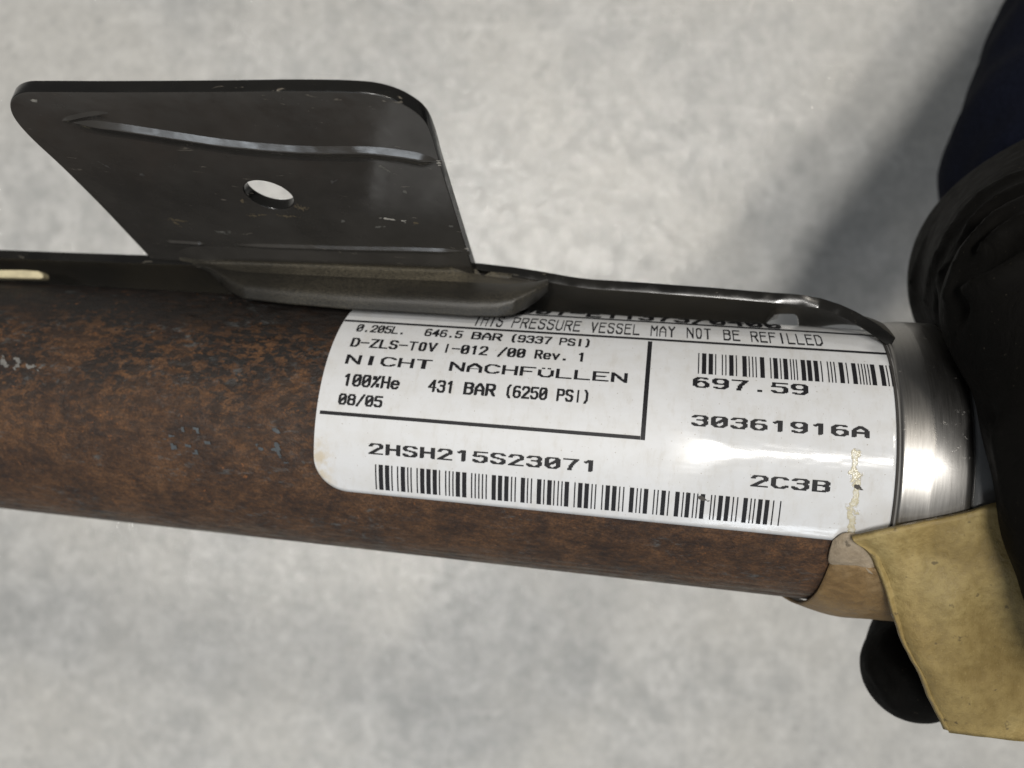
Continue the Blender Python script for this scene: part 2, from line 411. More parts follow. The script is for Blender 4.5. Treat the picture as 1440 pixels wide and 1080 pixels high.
# --- dot-matrix glyphs drawn as strokes in a 4 x 6 box, then put on a coarse raster like a thermal printer's
G = {
 '0': [[(1,0),(3,0),(4,1.2),(4,4.8),(3,6),(1,6),(0,4.8),(0,1.2),(1,0)]],
 'slash': [[(0.5,1.5),(3.5,4.5)]],
 '1': [[(0.8,4.8),(2.3,6),(2.3,0)]],
 '2': [[(0,4.6),(0.8,6),(3.2,6),(4,4.9),(4,3.9),(0,0),(4,0)]],
 '3': [[(0,5),(0.9,6),(3.1,6),(4,5),(4,4.1),(3.1,3.2),(1.6,3.2)],[(3.1,3.2),(4,2.2),(4,1.1),(3.1,0),(0.9,0),(0,1)]],
 '4': [[(3,0),(3,6),(0,2),(4,2)]],
 '5': [[(3.9,6),(0.3,6),(0.2,3.4),(3,3.6),(4,2.7),(4,1),(3,0),(0.9,0),(0,1)]],
 '6': [[(3.7,5.4),(3,6),(1.2,6),(0,4.6),(0,1.1),(1,0),(3,0),(4,1),(4,2.4),(3,3.4),(1,3.4),(0,2.4)]],
 '7': [[(0,6),(4,6),(2.2,2.6),(1.6,0)]],
 '8': [[(1,3.2),(0.2,4),(0.2,5.1),(1,6),(3,6),(3.8,5.1),(3.8,4),(3,3.2),(1,3.2),(0,2.3),(0,1),(1,0),(3,0),(4,1),(4,2.3),(3,3.2)]],
 '9': [[(4,3.6),(3,2.6),(1,2.6),(0,3.6),(0,5),(1,6),(3,6),(4,5),(4,1.4),(2.8,0),(1,0),(0.3,0.6)]],
 'A': [[(0,0),(0,3.4),(2,6),(4,3.4),(4,0)],[(0,2.2),(4,2.2)]],
 'a_': [[(0,0),(2,6),(4,0)],[(0.8,2.2),(3.2,2.2)]],
 'B': [[(0,0),(0,6),(3,6),(3.8,5.2),(3.8,4),(3,3.2),(0,3.2)],[(3,3.2),(4,2.3),(4,0.9),(3,0),(0,0)]],
 'C': [[(4,5),(3,6),(1,6),(0,4.8),(0,1.2),(1,0),(3,0),(4,1)]],
 'D': [[(0,0),(0,6),(2.6,6),(4,4.6),(4,1.4),(2.6,0),(0,0)]],
 'E': [[(4,6),(0,6),(0,0),(4,0)],[(0,3.1),(3.2,3.1)]],
 'F': [[(4,6),(0,6),(0,0)],[(0,3.1),(3,3.1)]],
 'H': [[(0,0),(0,6)],[(4,0),(4,6)],[(0,3.1),(4,3.1)]],
 'I': [[(2,0),(2,6)]],
 'L': [[(0,6),(0,0),(4,0)]],
 'M': [[(0,0),(0,6),(2,3),(4,6),(4,0)]],
 'N': [[(0,0),(0,6),(4,0),(4,6)]],
 'O': [[(1.2,0),(2.8,0),(3.6,1.2),(3.6,4.8),(2.8,6),(1.2,6),(0.4,4.8),(0.4,1.2),(1.2,0)]],
 'P': [[(0,0),(0,6),(3,6),(4,5.1),(4,3.7),(3,2.8),(0,2.8)]],
 'R': [[(0,0),(0,6),(3,6),(4,5.1),(4,3.8),(3,2.9),(0,2.9)],[(2,2.9),(4,0)]],
 'S': [[(4,5),(3.1,6),(0.9,6),(0,5),(0,4.1),(0.9,3.3),(3.1,2.9),(4,2),(4,1),(3.1,0),(0.9,0),(0,1)]],
 'T': [[(0,6),(4,6)],[(2,6),(2,0)]],
 'U': [[(0,6),(0,1.1),(1,0),(3,0),(4,1.1),(4,6)]],
 'Ü': [[(0,4.7),(0,1.1),(1,0),(3,0),(4,1.1),(4,4.7)],[(0.9,6.1),(1.1,6.1)],[(2.9,6.1),(3.1,6.1)]],
 'V': [[(0,6),(2,0),(4,6)]],
 'Y': [[(0,6),(2,3),(4,6)],[(2,3),(2,0)]],
 'Z': [[(0,6),(4,6),(0,0),(4,0)]],
 'e': [[(0.2,2.2),(3.8,2.2),(3.8,3.2),(2.9,4),(1.1,4),(0.2,3),(0.2,1),(1.1,0),(2.9,0),(3.7,0.7)]],
 'v': [[(0.2,4),(2,0),(3.8,4)]],
 '.': [[(1.8,0.1),(2.2,0.1)],[(1.8,0.5),(2.2,0.5)]],
 '-': [[(0,3),(4,3)]],
 '/': [[(0,-0.6),(4,6.4)]],
 '(': [[(3,6.6),(1.9,5),(1.9,1),(3,-0.6)]],
 ')': [[(1,6.6),(2.1,5),(2.1,1),(1,-0.6)]],
 '%': [[(0,0),(4,6)],[(0.6,4.3),(1.4,4.3),(1.4,5.7),(0.6,5.7),(0.6,4.3)],[(2.8,0.2),(3.6,0.2),(3.6,1.6),(2.8,1.6),(2.8,0.2)]],
}
RP = R + 0.15
def cpoint(s, t, rad=RP):
    ph = t / (R + 0.12); return loc(s, rad * math.sin(ph), rad * math.cos(ph))
class Print:
    def __init__(s): s.v = []; s.f = []; s.uv = []
    def quad(s, s0, s1, t0a, t0b, h):      # t0a / t0b: lower edge at s0 / s1
        n = max(1, int(abs(h) / 0.9))
        b = len(s.v)
        for k in range(n + 1):
            for ss, tt in ((s0, t0a), (s1, t0b)):
                t = tt + h * k / n; s.v.append(cpoint(ss, t)); s.uv.append((ss, t))
        for k in range(n):
            a = b + 2 * k; s.f.append((a, a + 1, a + 3, a + 2))
    def make(s, name, lab=None): return obj(name, s.v, s.f, ink, label, smooth=False, uv=s.uv, label=lab)

def raster(ch, pen, nx, ny, slash):
    """rows of runs; box from -0.6..4.6 by -1..7 in glyph units"""
    segs = []
    strokes = list(G[ch])
    if ch == '0' and slash: strokes = strokes + G['slash']
    for pl in strokes:
        for a, b in zip(pl[:-1], pl[1:]): segs.append((a, b))
    x0, x1, y0, y1 = -0.7, 4.7, -1.0, 7.0
    dx = 5.4 / nx; dy = 6.0 / ny
    out = []
    y = y0 + dy / 2
    while y < y1:
        row = []
        for i in range(nx):
            x = x0 + (i + 0.5) * dx; on = False
            for (ax, ay), (bx, by) in segs:
                ax_, bx_, px_ = ax / pen[0], bx / pen[0], x / pen[0]
                ay_, by_, py_ = ay / pen[1], by / pen[1], y / pen[1]
                vx, vy = bx_ - ax_, by_ - ay_; L = vx * vx + vy * vy
                k = 0 if L == 0 else min(1, max(0, ((px_ - ax_) * vx + (py_ - ay_) * vy) / L))
                if max(abs(px_ - ax_ - k * vx), abs(py_ - ay_ - k * vy)) < 1 and (px_ - ax_ - k * vx) ** 2 + (py_ - ay_ - k * vy) ** 2 < 1.35: on = True; break
            row.append(on)
        i = 0
        while i < nx:
            if row[i]:
                j = i
                while j < nx and row[j]: j += 1
                out.append((x0 + i * dx, x0 + j * dx, y - dy / 2, dy)); i = j
            else: i += 1
        y += dy
    return out
cache = {}
def text_line(words, base, h, pen, nx, ny, slash=True, fill=1.0):
    """words: (text, left px, right px); base: two pixels on the baseline; h: cap height in pixels"""
    (ax, ay), (bx, by) = base
    P = Print()
    def by_(x): return ay + (by - ay) * (x - ax) / (bx - ax)
    for txt, xl, xr in words:
        sl_, tl = st(xl, by_(xl)); sr_, tr = st(xr, by_(xr))
        xm = (xl + xr) / 2
        _, tb = st(xm, by_(xm)); _, tt = st(xm, by_(xm) - h)
        H = tt - tb
        n = len(txt)
        gw = (sr_ - sl_) / (n * 5.4 + (n - 1) * (fill * 5.4 - 5.4) ) if n > 1 else (sr_ - sl_) / 5.4
        # advance so that first and last glyph touch the given ends
        gwid = (sr_ - sl_) / (n + (n - 1) * (fill - 1)) ; adv = gwid * fill
        for i, ch in enumerate(txt):
            if ch == ' ': continue
            key = (ch, pen, nx, ny, slash)
            if key not in cache: cache[key] = raster(*key)
            gs = sl_ + i * adv
            for (x0, x1, y0, dy) in cache[key]:
                s0 = gs + (x0 + 0.7) / 5.4 * gwid; s1 = gs + (x1 + 0.7) / 5.4 * gwid
                k0 = (s0 - sl_) / (sr_ - sl_); k1 = (s1 - sl_) / (sr_ - sl_)
                P.quad(s0, s1, tl + (tr - tl) * k0 + y0 / 6 * H, tl + (tr - tl) * k1 + y0 / 6 * H, dy / 6 * H)
    P.make('lettering')
PT = (0.50, 0.40); PB = (0.80, 0.56); PW = (0.74, 0.46); PC = (0.78, 0.54)
text_line([('001-E11373/0400', 728, 1100)], ((735, 439.5), (1097, 461.5)), 12, PB, 14, 14, True, 1.12)
text_line([('THIS', 664, 706), ('PRESSURE', 718, 816), ('VESSEL', 829, 900), ('MAY', 914, 950), ('NOT', 965, 1001), ('BE', 1017, 1042), ('REFILLED', 1056, 1159)],
          ((664, 456.5), (1158, 485.5)), 13, PT, 15, 14, False, 1.10)
text_line([('0.205L.', 500, 569), ('646.5', 596, 649), ('BAR', 662, 705), ('(9337', 715, 775), ('PSI)', 786, 832)], ((502, 465.5), (828, 487.5)), 9, PB, 12, 11, True, 1.08)
text_line([('D-ZLS-TOV', 492, 613), ('I-012', 621, 685), ('/00', 699, 738), ('Rev.', 751, 799), ('1', 811, 823)], ((493, 486.5), (820, 508)), 11, PC, 13, 12, True, 1.08)
text_line([('NICHT', 485, 606), ('NACHFÜLLEN', 631, 882)], ((486, 510.5), (880, 537.6)), 11.5, (0.62, 0.45), 14, 12, True, 1.13)
text_line([('100%He', 481, 561), ('431', 601, 638), ('BAR', 651, 696), ('(6250', 708, 769), ('PSI)', 782, 830)], ((483, 541), (824, 565.5)), 15, PC, 13, 16, True, 1.06)
text_line([('08/05', 475, 537)], ((476, 567.5), (536, 572)), 13.5, PC, 13, 15, True, 1.06)
text_line([('2HSH215S23071', 518, 840)], ((519, 637), (838, 662.8)), 14, PW, 14, 14, True, 1.15)
text_line([('697.59', 974, 1137)], ((975, 543.5), (1135, 555)), 13, PW, 14, 13, True, 1.15)
text_line([('30361916A', 972, 1223)], ((973, 597.5), (1221, 615)), 14, PW, 14, 14, True, 1.15)
text_line([('2C3B', 1055, 1167)], ((1056, 682.5), (1165, 691.5)), 14.5, PW, 14, 14, True, 1.15)

def rule(a, b, wpx):
    P = Print(); (s0, t0), (s1, t1) = st(*a), st(*b)
    h = st(a[0], a[1] - wpx)[1] - t0
    n = max(1, int(abs(s1 - s0) / 2))
    for k in range(n):
        p, q = k / n, (k + 1) / n
        P.quad(s0 + (s1 - s0) * p, s0 + (s1 - s0) * q, t0 + (t1 - t0) * p, t0 + (t1 - t0) * q, h)
    P.make('ruled_line')
rule((700, 440.5), (1268, 475.5), 1.6)
rule((484, 452), (1292, 502), 2.6)
rule((449.5, 582), (900.2, 618.5), 5.0)
P = Print(); s0, t0 = st(900.5, 618.5); s1, t1 = st(911.5, 480)
s0b = st(907, 618.5)[0]
P.quad(s0, s0b, t0, t0 - 0.02, t1 - t0); P.make('ruled_line')

def barcode(bars, y_of, h, x0, sc, dx=0.0):
    P = Print()
    for x, wd_ in bars:
        px = x0 + x / sc; pw = wd_ / sc
        yb = y_of(px + dx) + h
        s0, t0 = st(px + dx, yb); s1, _ = st(px + dx + pw, yb)
        tt = st(px + dx, y_of(px + dx))[1]
        P.quad(s0, s1, t0, t0, tt - t0)
    P.make('barcode')
t_, T_ = 8, 26
A = [(430,t_),(452,T_),(490,T_),(528,t_),(563,t_),(586,T_),(625,t_),(645,t_),(682,t_),(704,T_),(742,T_),(780,T_),(818,t_),(856,t_),(878,t_),(900,t_),(921,T_),(960,T_),
     (1014,t_),(1036,t_),(1058,t_),(1080,t_),(1103,t_),(1140,T_),(1178,T_),(1217,T_),(1257,t_),(1280,t_),(1317,T_),(1355,t_),(1378,t_)]
A = [(430 + x / 4.364, w / 4.364) for x, w in A]
B_ = [(60,1),(95,0),(116,1),(150,0),(172,0),(192,0),(210,1),(262,0),(283,1),(318,1),(355,0),(375,0),(412,0),(432,1),(468,1),(505,0),(527,0),(563,1),(600,0),(620,0),(640,1),
      (693,0),(713,0),(735,1),(772,0),(810,1),(850,0),(868,1),(908,0),(928,0),(948,1),(1003,0),(1022,0),(1045,1),(1082,1),(1122,0),(1145,0),(1180,1),(1218,0),(1238,0),(1260,1),(1297,1),(1340,0),(1378,0)]
A += [(740 + (x - 4) / 3.892, (24 if w else 7) / 3.892) for x, w in B_]
barcode(A, lambda x: 653 + (x - 529) * (704.5 - 653) / (1097 - 529), 35, 0, 1)
C_ = [(165,0),(187,1),(225,1),(262,0),(300,0),(320,0),(342,1),(380,0),(417,1),(453,0),(473,0),(492,0),(518,1),(575,0),(594,1),(632,0),(651,1),(690,0),(707,0),(724,0),(752,1),(787,1),
      (825,1),(865,0),(902,0),(921,0),(940,0),(969,1),(1010,0),(1042,1),(1080,0),(1098,0),(1115,0),(1133,0),(1150,1),(1203,1),(1240,0),(1260,0),(1282,0),(1302,1)]
barcode([(940 + x / 4, (25 if w else 6.5) / 4) for x, w in C_], lambda x: 496.5 + (x - 981) * (515.5 - 496.5) / (1268 - 981), 29, 0, 1)

# --- dried glue streak and a grime smear on the label
def residue(name, x0, y0, x1, y1, wpx, mat, thr, seed, h0=0.22, lean=0, parent=None):
    (sa, ta), (sb, tb) = st(x0, y0), st(x1, y1)
    hw = abs(st(x0 + wpx, y0)[0] - sa) / 2
    nn_, mm = 70, 26; vs = []; keep = {}; fs = []; uv = []
    H = {}
    for i in range(nn_ + 1):
        for j in range(mm + 1):
            k = i / nn_; e = (j / mm - 0.5) * 2
            s = sa + (sb - sa) * k + e * hw + 0.4 * mn.noise(Vector((k * 4, seed, 0))); t = ta + (tb - ta) * k
            n_ = mn.fractal(Vector((s * 0.9, t * 0.9, seed)), 1.0, 2.0, 4) * 0.9 + 0.3 - abs(e) ** 3 * 0.5 - max(0, abs(k - 0.5) * 2 - 0.9) * 4
            H[i, j] = (n_, s, t)
    def vid(i, j):
        if (i, j) not in keep:
            n_, s, t = H[i, j]; keep[i, j] = len(vs)
            hh = 0.02 + max(0, n_ - thr) * h0
            ph = t / (R + 0.12); r = R + 0.13 + min(hh, 0.25); vs.append(loc(s, r * math.sin(ph), r * math.cos(ph))); uv.append((s, t))
        return keep[i, j]
    for i in range(nn_):
        for j in range(mm):
            if sum(H[a, b][0] for a, b in ((i, j), (i + 1, j), (i, j + 1), (i + 1, j + 1))) / 4 > thr:
                fs.append((vid(i, j), vid(i, j + 1), vid(i + 1, j + 1), vid(i + 1, j)))
    if fs: obj(name, vs, fs, mat, parent or label, uv=uv)
residue('grime_spot', 1200, 680, 1216, 690, 22, grime_m, 0.40, 5.0, 0.05)
residue('grime_spot', 970, 692, 990, 708, 28, grime_m, 0.42, 9.0, 0.03)

blue_m = mat_plain('blue_grey_scale', (0.060, 0.070, 0.078), 0.6, 1.5, 0.6); pale_m = mat_plain('pale_scrape', (0.17, 0.165, 0.155), 0.6, 2.0, 0.6)
residue('worn_patch', 86, 712, 150, 720, 70, blue_m, 0.15, 21.0, 0.05, parent=body)
residue('scrape_mark', 20, 500, 30, 524, 80, pale_m, 0.48, 23.0, 0.04, parent=body)
residue('scrape_mark', 372, 600, 392, 652, 60, blue_m, 0.55, 25.0, 0.04, parent=body)
residue('scrape_mark', 258, 596, 268, 640, 110, blue_m, 0.55, 27.0, 0.04, parent=body)
residue('scrape_mark', 500, 789, 520, 803, 60, pale_m, 0.48, 29.0, 0.04, parent=body)
# ------------------------------------------------------------ the bracket
WE = 7.0
def interp(tab, x):
    if x <= tab[0][0]: return tab[0][1] + (tab[1][1] - tab[0][1]) / (tab[1][0] - tab[0][0]) * (x - tab[0][0])
    for (a, p), (b, q) in zip(tab[:-1], tab[1:]):
        if x <= b: return p + (q - p) * (x - a) / (b - a)
    return tab[-1][1]
edge_tab = [(-80, 360), (0, 363), (100, 367), (215, 371), (450, 377), (670, 382), (720, 388), (760, 394.5), (800, 402), (830, 406), (880, 409), (1000, 418), (1080, 425), (1120, 428.5),
            (1150, 433), (1175, 441.5), (1195, 451), (1215, 463), (1240, 480), (1262, 496)]
w_tab = [(-80, WE), (1150, WE), (1180, 7.6), (1210, 8.8), (1240, 10.6), (1262, 12.0)]
open_tab = [(1089, 0.0), (1092, 0.55), (1096, 0.85), (1104, 1.0), (1122, 1.0), (1132, 0.75), (1142, 0.4), (1152, 0.0)]
xs = list(np.arange(-260, 640, 20)) + list(np.arange(640, 1080, 8)) + list(np.arange(1080, 1160, 2.0)) + list(np.arange(1160, 1255, 4))
rows = 12
vs = []
for x in xs:
    we = interp(w_tab, x)
    q = to_loc(on_w(x, interp(edge_tab, x), we)); s, v = q[0], q[1]
    k = min(1, max(0, (x - 1150) / 112))
    # foot of the sheet, against the flank of the tube
    fv, fw = R + 0.35, -6.0
    ang = math.radians(90 + 14 - 46 * k); fr = R + 0.5 + 0.2 * k
    fv, fw = fr * math.sin(ang), fr * math.cos(ang)
    if 1089 <= x <= 1152:
        o_ = interp(open_tab, x); o_ = o_ * o_ * (3 - 2 * o_) if o_ < 1 else 1.0
        tq = to_loc(on_w(x, 442, 3.5)); fv, fw = fv + (tq[1] - fv) * o_, fw + (tq[2] - fw) * o_
    op = 0.0 if x < 1089 or x > 1152 else interp(open_tab, x)
    cut = 1.0
    for j in range(rows + 1):
        b = j / rows * cut
        # bulging curve from the edge to the foot
        vv = v + (fv - v) * b + 0.9 * math.sin(math.pi * b) * (1 - k) * 0.25; ww = we + (fw - we) * b
        rr_ = math.hypot(vv, ww)
        if rr_ < R + 0.3: vv, ww = vv * (R + 0.3) / rr_, ww * (R + 0.3) / rr_
        vs.append(loc(s, vv, ww))
bracket = obj('bracket', vs, grid_faces(len(xs), rows + 1), paint_film, cyl)
m_ = solidify(bracket, 1.3, -1); bevel(bracket, 0.22, 2)
m_.use_rim = True; bracket.data.materials.append(paint); m_.material_offset_rim = 1

# --- mounting tab: flat plate standing toward the viewer, leaning outward
alpha = math.radians(17)
Tdir = V * math.sin(alpha) + W * math.cos(alpha)
Tn = -V * math.cos(alpha) + W * math.sin(alpha)          # inner face normal, toward the label
pb = on_w(440, 372, WE + 0.6)
q_ = to_loc(pb); base_v = q_[1]
def tab_uv(px, py):
    p = on_plane(px, py, pb, Tn); return (p - pb) @ U, (p - pb) @ Tdir
out_px = [(214, 366), (150, 298), (90, 238), (45, 196), (22, 170), (14, 152), (17, 138), (32, 130), (60, 129), (150, 129.5), (300, 129), (420, 128), (500, 130), (540, 136), (572, 149), (596, 168), (609, 196), (620, 235), (645, 315), (668, 388), (440, 382), (250, 374)]
def smooth_poly(pts, n=5, fixed=()):
    out = []
    N = len(pts)
    for i in range(N):
        p0, p1, p2, p3 = [np.array(pts[(i + k) % N], float) for k in (-1, 0, 1, 2)]
        if i in fixed or (i + 1) % N in fixed and False: out.append(tuple(p1)); continue
        for k in range(n):
            t = k / n
            out.append(tuple(0.5 * ((2 * p1) + (-p0 + p2) * t + (2 * p0 - 5 * p1 + 4 * p2 - p3) * t * t + (-p0 + 3 * p1 - 3 * p2 + p3) * t ** 3)))
    return out
N_ = len(out_px)
poly = smooth_poly(out_px, 4, fixed=(0, N_ - 1, N_ - 2, N_ - 3, N_ - 4))
hole_c = np.array(tab_uv(378, 275)); hole_r = (tab_uv(410, 275)[0] - tab_uv(347, 275)[0]) / 2
print('tab', base_v, 'hole r', hole_r, 'tip', to_loc(on_plane(400, 128, pb, Tn)))
cu = bpy.data.curves.new('tab_outline', 'CURVE'); cu.dimensions = '2D'; cu.fill_mode = 'BOTH'
sp = cu.splines.new('POLY'); pts = [tab_uv(*p) for p in poly]; sp.points.add(len(pts) - 1)
for i, (a, b) in enumerate(pts): sp.points[i].co = (a, b, 0, 1)
sp.use_cyclic_u = True
sp = cu.splines.new('POLY'); sp.points.add(39)
for i in range(40):
    a = 2 * math.pi * i / 40; sp.points[i].co = (hole_c[0] + hole_r * math.cos(a), hole_c[1] + hole_r * math.sin(a), 0, 1)
sp.use_cyclic_u = True
TT = 1.5
cu.extrude = TT / 2 - 0.14; cu.bevel_depth = 0.14; cu.bevel_resolution = 2; cu.offset = -0.14
tmp = bpy.data.objects.new('tmp', cu); COL.objects.link(tmp)
dg = bpy.context.evaluated_depsgraph_get(); me0 = bpy.data.meshes.new_from_object(tmp.evaluated_get(dg))
bpy.data.objects.remove(tmp)
vs = [pb + U * v.co.x + Tdir * v.co.y + Tn * (v.co.z - TT / 2) for v in me0.vertices]
tab_o = obj('mounting_tab', vs, [p.vertices[:] for p in me0.polygons], paint, bracket, smooth=False)
me = tab_o.data
# flat big faces, smooth rims
me.materials.append(paint_face)
for p in me.polygons:
    p.use_smooth = len(p.vertices) == 4 and p.area < 3e-6
    if np.array(p.normal) @ Tn > 0.9: p.material_index = 1
wmod = tab_o.modifiers.new('weld', 'WELD'); wmod.merge_threshold = 1e-6
# --- added ridges on the tab, slopes shaped to mirror the window lamp as highlight lines
WIN = np.array([0.02, 0, -0.09]) * 1000 + np.array([-0.2, -0.95, 0.75]) / np.linalg.norm([-0.2, -0.95, 0.75]) * 2200
def add_highlight_ridge(pl, up_w, low_w, mat, name='highlight_ridge', k_end=8):
    """a shallow one-sided ridge: a long gentle flank below, a short steeper one above"""
    pts = []
    for i in range(len(pl) - 1):
        p0 = np.array(pl[max(i - 1, 0)], float); p1 = np.array(pl[i], float); p2 = np.array(pl[i + 1], float); p3 = np.array(pl[min(i + 2, len(pl) - 1)], float)
        for k in range(10):
            t = k / 10
            pts.append(0.5 * ((2 * p1) + (-p0 + p2) * t + (2 * p0 - 5 * p1 + 4 * p2 - p3) * t * t + (-p0 + 3 * p1 - 3 * p2 + p3) * t ** 3))
    pts.append(np.array(pl[-1], float))
    P3 = [on_plane(p[0], p[1], pb, Tn) for p in pts]
    vs = []; n = len(P3); prof_k = [-1.0, -0.8, -0.55, -0.3, -0.12, 0.0, 0.12, 0.35, 0.65, 0.88, 1.0, 1.12]
    for i, p in enumerate(P3):
        tan = P3[min(i + 1, n - 1)] - P3[max(i - 1, 0)]; tan /= np.linalg.norm(tan); side = np.cross(Tn, tan)
        if side @ Tdir < 0: side = -side
        v1 = -p / np.linalg.norm(p); v2 = WIN - p; v2 /= np.linalg.norm(v2); h = v1 + v2
        sl_ = min(0.95, max(0.4, (h @ side) / (h @ Tn)))
        e = min(1, min(i, n - 1 - i) / k_end); e = e * e * (3 - 2 * e)
        uw = up_w * (0.25 + 0.75 * e)
        H = sl_ * uw * e
        for a in prof_k:
            if a <= 0: x = a * low_w; y = H * (1 + a) ** 2 * (1 if a < -0.3 else 1)
            else: x = a * uw; y = H * max(1 - a, 0)
            if a > 1: y = -0.05
            vs.append(p + side * x + Tn * (y - 0.015))
    o = obj(name, vs, grid_faces(n, len(prof_k)), mat, bracket); subsurf(o, 1)
add_highlight_ridge([(86, 170), (160, 178), (240, 190), (330, 203), (430, 211), (520, 212), (580, 219), (621, 229)], 0.75, 2.2, paint_face)
add_highlight_ridge([(84, 172), (104, 166), (128, 161), (155, 158)], 0.45, 1.2, paint_face)
add_highlight_ridge([(232, 339), (262, 341), (290, 343)], 0.35, 0.6, paint_face, k_end=4)
add_highlight_ridge([(312, 344), (400, 346), (500, 349), (600, 351), (660, 354)], 0.45, 0.8, paint_face)

# --- scuffs and caked dirt on the face of the tab
def scuff(px, py, L, w, ang, mat, thr, seed, name='scuff_mark'):
    c = on_plane(px, py, pb, Tn); ca, sa = math.cos(math.radians(ang)), math.sin(math.radians(ang))
    d1 = U * ca + Tdir * sa; d2 = -U * sa + Tdir * ca
    n1_, n2_ = max(8, int(L / 0.09)), max(5, int(w / 0.09)); vs = []; keep = {}; fs = []
    def val(i, j):
        x = (i / n1_ - 0.5) * 2; y = (j / n2_ - 0.5) * 2
        return mn.fractal(Vector((x * L * 0.8, y * w * 1.6, seed)), 1.0, 2.0, 4) * 0.8 + 0.55 - 0.75 * (x * x + y * y)
    def vid(i, j):
        if (i, j) not in keep:
            keep[i, j] = len(vs); vs.append(c + d1 * (i / n1_ - 0.5) * L + d2 * (j / n2_ - 0.5) * w + Tn * (0.012 + min(0.05, max(0, val(i, j) - thr) * 0.1)))
        return keep[i, j]
    for i in range(n1_):
        for j in range(n2_):
            if val(i + 0.5, j + 0.5) > thr: fs.append((vid(i, j), vid(i + 1, j), vid(i + 1, j + 1), vid(i, j + 1)))
    if fs: obj(name, vs, fs, mat, tab_o)
for q in [(424, 292, 1.6, 2.6, 70, dirt_m, 0.35, 1), (360, 303, 4.2, 1.0, 4, dirt_m, 0.42, 2), (400, 304, 5.0, 0.9, -3, dirt_m, 0.45, 3), (341, 283, 1.2, 0.9, 20, dirt_m, 0.3, 4),
          (252, 310, 3.6, 0.7, -6, dirt_m, 0.35, 5), (246, 312, 0.7, 3.0, 8, dirt_m, 0.35, 6), (316, 327, 3.4, 1.3, 5, dust_m, 0.40, 7), (540, 236, 3.6, 0.7, -48, dust_m, 0.30, 8),
          (571, 270, 0.9, 0.7, -30, dust_m, 0.2, 9), (547, 308, 3.0, 0.45, -8, scr_m, 0.15, 10), (568, 311, 0.9, 0.7, 0, scr_m, 0.1, 11), (534, 319, 2.0, 0.6, 10, dust_m, 0.25, 12),
          (584, 314, 1.0, 0.8, 0, dirt_m, 0.2, 13), (48, 141, 1.0, 0.8, 20, scr_m, 0.2, 14), (617, 229, 0.9, 0.9, 0, scr_m, 0.1, 15), (657, 350, 0.6, 0.6, 0, scr_m, 0.1, 16),
          (482, 311, 0.8, 0.9, 0, dust_m, 0.3, 17), (635, 318, 0.7, 0.6, 0, dust_m, 0.25, 18), (147, 232, 2.2, 0.35, -60, grime_m, 0.2, 19), (200, 246, 0.7, 0.6, 0, grime_m, 0.2, 20), (470, 255, 2.4, 0.6, 30, grime_m, 0.35, 21)]:
    scuff(*q)

# --- saddle flange: folds from the foot of the tab over the flank of the tube
fold = lambda x: 364 + 0.036 * (x - 215)
lip_tab = [(212, 368), (250, 371), (283, 377), (297, 385), (308, 397), (322, 410), (342, 420), (400, 427), (484, 434.5), (600, 441), (660, 445), (700, 446), (722, 443), (740, 434), (755, 424), (768, 412), (780, 405), (800, 404)]
def catmull(ctrl, n):
    out = []
    for i in range(len(ctrl) - 1):
        p0 = ctrl[max(i - 1, 0)]; p1 = ctrl[i]; p2 = ctrl[i + 1]; p3 = ctrl[min(i + 2, len(ctrl) - 1)]
        for k in range(n):
            t = k / n; out.append(0.5 * ((2 * p1) + (-p0 + p2) * t + (2 * p0 - 5 * p1 + 4 * p2 - p3) * t * t + (-p0 + 3 * p1 - 3 * p2 + p3) * t ** 3))
    out.append(ctrl[-1]); return out
xs = list(np.arange(244, 280, 3)) + list(np.arange(280, 350, 3)) + list(np.arange(350, 690, 10)) + list(np.arange(690, 772, 3))
vs = []; nrow = None
